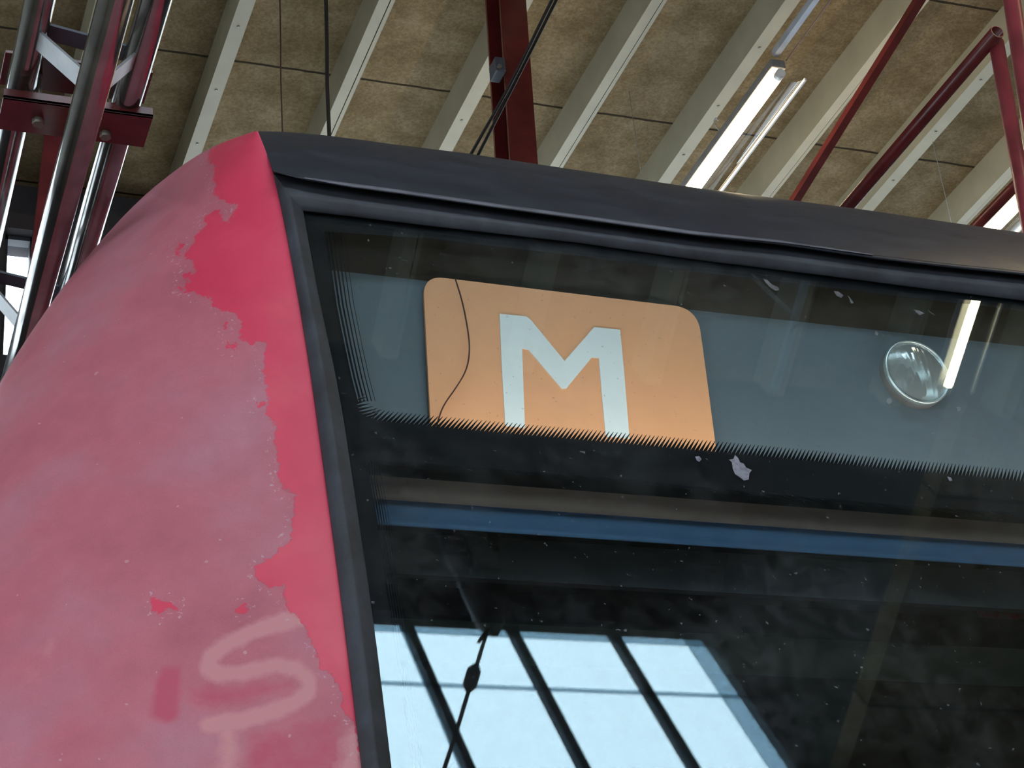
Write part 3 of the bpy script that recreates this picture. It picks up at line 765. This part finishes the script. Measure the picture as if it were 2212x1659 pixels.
# ---- sign box interior
YS = 3.335; YBK = 3.352
zst = PY(1100, 440, YS)[2]; 
x0s, x1s = .93, 2*XC-.93
zsb = PF(1500, 985)[2]
part(MB().box((x0s, YBK, 3.12), (x1s, YBK+.02, 3.98)), 'sign_box_back', M['signback'])
part(MB().box((x0s, 3.30, 3.925), (x1s, YBK+.02, 3.96)), 'sign_box_top', M['cabdark'])
zh = PY(1100, 616, YBK)[2]
hr = [[np.array([x, YBK-b_, z]) for x in (.97, 2*XC-.97)] for b_, z in ((0, zh-.012), (.004, zh-.002), (.008, zh+.012), (.011, zh+.03), (.013, zh+.06), (.013, 3.925))]
part(MB().grid(hr), 'blind_roller_cover', simple('dark_roller_cover', (.035, .030, .024), .8, spec=.15))
part(MB().add([PF(815,976,-.012), mir(PF(815,976,-.012)), (x1s, YBK, PF(815,976,-.012)[2]-.03), (x0s, YBK, PF(815,976,-.012)[2]-.03)], [(0,1,2,3)]), 'sign_box_floor', M['cabdark'])
for xx, sg in ((.955, 1), (2*XC-.955, -1)):
    zt_, zb_ = 3.93, 3.14; yt_ = FP0[1]+(zt_-FP0[2])*math.tan(LEAN)+.02; yb_ = FP0[1]+(zb_-FP0[2])*math.tan(LEAN)+.02
    e_ = MB().add([(xx, yt_, zt_), (xx, YBK, zt_), (xx, YBK, zb_), (xx, yb_, zb_), (xx-.01*sg, yt_, zt_), (xx-.01*sg, YBK, zt_), (xx-.01*sg, YBK, zb_), (xx-.01*sg, yb_, zb_)],
                  [(0,1,2,3),(7,6,5,4),(0,4,5,1),(1,5,6,2),(2,6,7,3),(3,7,4,0)])
    part(e_, 'sign_box_end', M['signback'])
sl = bpy.data.lights.new('sign_box_light', 'AREA'); sl.shape = 'RECTANGLE'; sl.size = 2.0; sl.size_y = .03; sl.energy = SIGN_FILL_W; sl.color = (1, .93, .84)  # added unseen fill strip, brightens the sign box from below
slo = bpy.data.objects.new('sign_box_light', sl); COL.objects.link(slo)
pl_ = PF(820, 952, -.035); slo.location = (XC, float(pl_[1]), float(pl_[2])); slo.rotation_euler = (math.radians(155), 0, 0); attach(slo, train)
# orange destination board with rounded upper corners
def roundpoly():
    def arc(c0, c1, c2, n=8):
        c0, c1, c2 = map(np.array, (c0, c1, c2)); return [tuple(c0*(1-t)**2+2*c1*t*(1-t)+c2*t*t) for t in np.linspace(0, 1, n)]
    pts = arc((916,640),(914,597),(955,600), 10)+arc((1445,659),(1505,662),(1513,715), 12)+[(1530,840),(1552,1010),(1552,1075),(940,1018),(931,930)]
    return pts
rp = roundpoly()
def slab(pts, y, th, name, mat, par=None):
    fr = [PY(*p_, y) for p_ in pts]; bk = [p_+np.array([0, th, 0]) for p_ in fr]; n = len(fr)
    m_ = MB().add(fr+bk, [tuple(range(n)), tuple(reversed(range(n, 2*n)))]+[(i, (i+1) % n, (i+1) % n+n, i+n) for i in range(n)])
    return part(m_, name, mat, par)
sign = slab(rp, YS, .008, 'destination_sign', M['orange']); sign['label'] = 'orange destination sign with a white letter M'
Mp = [(1079.5,677.8),(1137,683.5),(1147,691),(1219.5,779.7),(1283.6,706.5),(1339.6,712.3),(1348,800),(1360,947),(1309,942.5),(1300,850),(1294,773),(1279,771.5),(1223.5,839),(1213.6,839),(1142,755),(1128,752),(1131,840),(1134,924),(1091.6,919.7),(1084,790)]
slab(Mp, YS-.003, .003, 'letter', M['signwhite'], sign)['label'] = 'white capital letter M'
wire = [(984,604),(1000,655),(1012,720),(1015,760),(1008,800),(985,838),(958,875),(947,905),(942,930),(940,960)]
part(MB().tube(smooth_poly([PY(*p_, YS-.02) for p_ in wire], 2), .0017, 6), 'loose_wire', M['brown_cable'], sign)
# ---- round headlamp behind the glass
HC = PY(1979, 806, 3.33); HR = .0
e1_ = PY(1979+60, 806+6, 3.33); HR = 78/FPX*np.linalg.norm((HC-CAM))*.97
hl = empty('headlamp', tuple(HC)); 
def lathe(prof, seg=48, sq=1.0):
    """prof: (radius, y offset towards +Y)"""
    rws = []
    for r_, y_ in prof: rws.append([(HC[0]+r_*math.cos(a_), HC[1]+y_, HC[2]+r_*math.sin(a_)) for a_ in np.linspace(0, 2*math.pi, seg+1)])
    return MB().grid(rws)
M['reflector'] = simple('lamp_reflector', (.70, .76, .74), .30, .8)
def m_lens():
    t = NT('fluted_lamp_lens')
    wv = t.new('ShaderNodeTexWave'); wv.inputs['Scale'].default_value = 20; t.l.new(t.tc.outputs['Object'], wv.inputs['Vector']); n1 = t.noise(22, 3)
    t.set(Base_Color=(.80, .86, .84), Roughness=.12); t.b.inputs['Transmission Weight'].default_value = .75; t.b.inputs['IOR'].default_value = 1.35
    t.bump(t.math('ADD', wv.outputs['Fac'], t.math('MULTIPLY', n1, 4.0)), .10, .004); return t.m
M['lens'] = m_lens()
attach(hl, train)
part(lathe([(HR, .004), (HR*1.02, -.004), (HR*.98, -.010), (HR*.94, -.006), (HR*.94, .004)]), 'lamp_rim', M['reflector'], hl)
part(lathe([(HR*.95, 0), (HR*.85, .012), (HR*.6, .032), (HR*.3, .046), (HR*.12, .050), (.001, .050)]), 'reflector', M['reflector'], hl)
part(lathe([(HR*.95, -.004), (HR*.8, -.010), (HR*.5, -.017), (HR*.2, -.020), (.001, -.020)]), 'lens', M['lens'], hl)
part(lathe([(.012, .050), (.012, .015), (.008, .005), (.0005, .002)], 20), 'bulb', M['signwhite'], hl)
hl.name = 'headlamp'
# sign box back needs room for the reflector bowl: dark cup behind it
part(lathe([(HR*1.0, .0), (HR*1.0, .06), (.001, .06)]), 'lamp_cup', M['housing'], hl)
# ---- cab interior seen through the lower windscreen
def xrow(px, py, off): 
    p_ = PF(px, py, off); return p_
def ybar(py_l, off):      # straight line across the cab through picture row at x=820
    p_ = PF(820, py_l, off); return [np.array([.93, p_[1], p_[2]]), np.array([2*XC-.93, p_[1], p_[2]])]
cv = []
for py_, off in ((985, -.02), (1003, -.06), (1022, -.085), (1042, -.098), (1060, -.098), (1074, -.088), (1078, -.080)):
    cv.append(ybar(py_, off))
part(MB().grid(cv), 'blind_housing', M['brown'])
part(MB().grid([ybar(1077, -.082), ybar(1083, -.098), ybar(1120, -.100), ybar(1133, -.096), ybar(1134, -.105)]), 'sun_blind', M['blue'])
cab = MB(); cx0, cx1 = .90, 2*XC-.90
cab.add([(cx0,3.36,3.1),(cx1,3.36,3.1),(cx1,5.0,3.14),(cx0,5.0,3.14)], [(0,1,2,3)])
cab.add([(cx0,5.0,1.0),(cx1,5.0,1.0),(cx1,5.0,3.14),(cx0,5.0,3.14)], [(0,1,2,3)])
for x in (cx0+.03, cx1-.03): cab.add([(x,2.7,1.4),(x,5.0,1.0),(x,5.0,3.1),(x,3.3,3.1),(x,3.0,2.5)], [(0,1,2,3,4)])
cab.add([(cx0,2.7,1.4),(cx1,2.7,1.4),(cx1,5.0,1.0),(cx0,5.0,1.0)], [(0,1,2,3)])
part(cab, 'cab_lining', M['cabdark'])
part(MB().box((cx0, 3.5, 3.0), (cx1, 3.62, 3.09)), 'cab_ledge', simple('olive_trim', (.024, .030, .022), .9, spec=.05))
tag(train, 'red train front with black window surround and a leaning windscreen', 'train')
print('T', T1, T2, T3, 'HC', HC, HR)
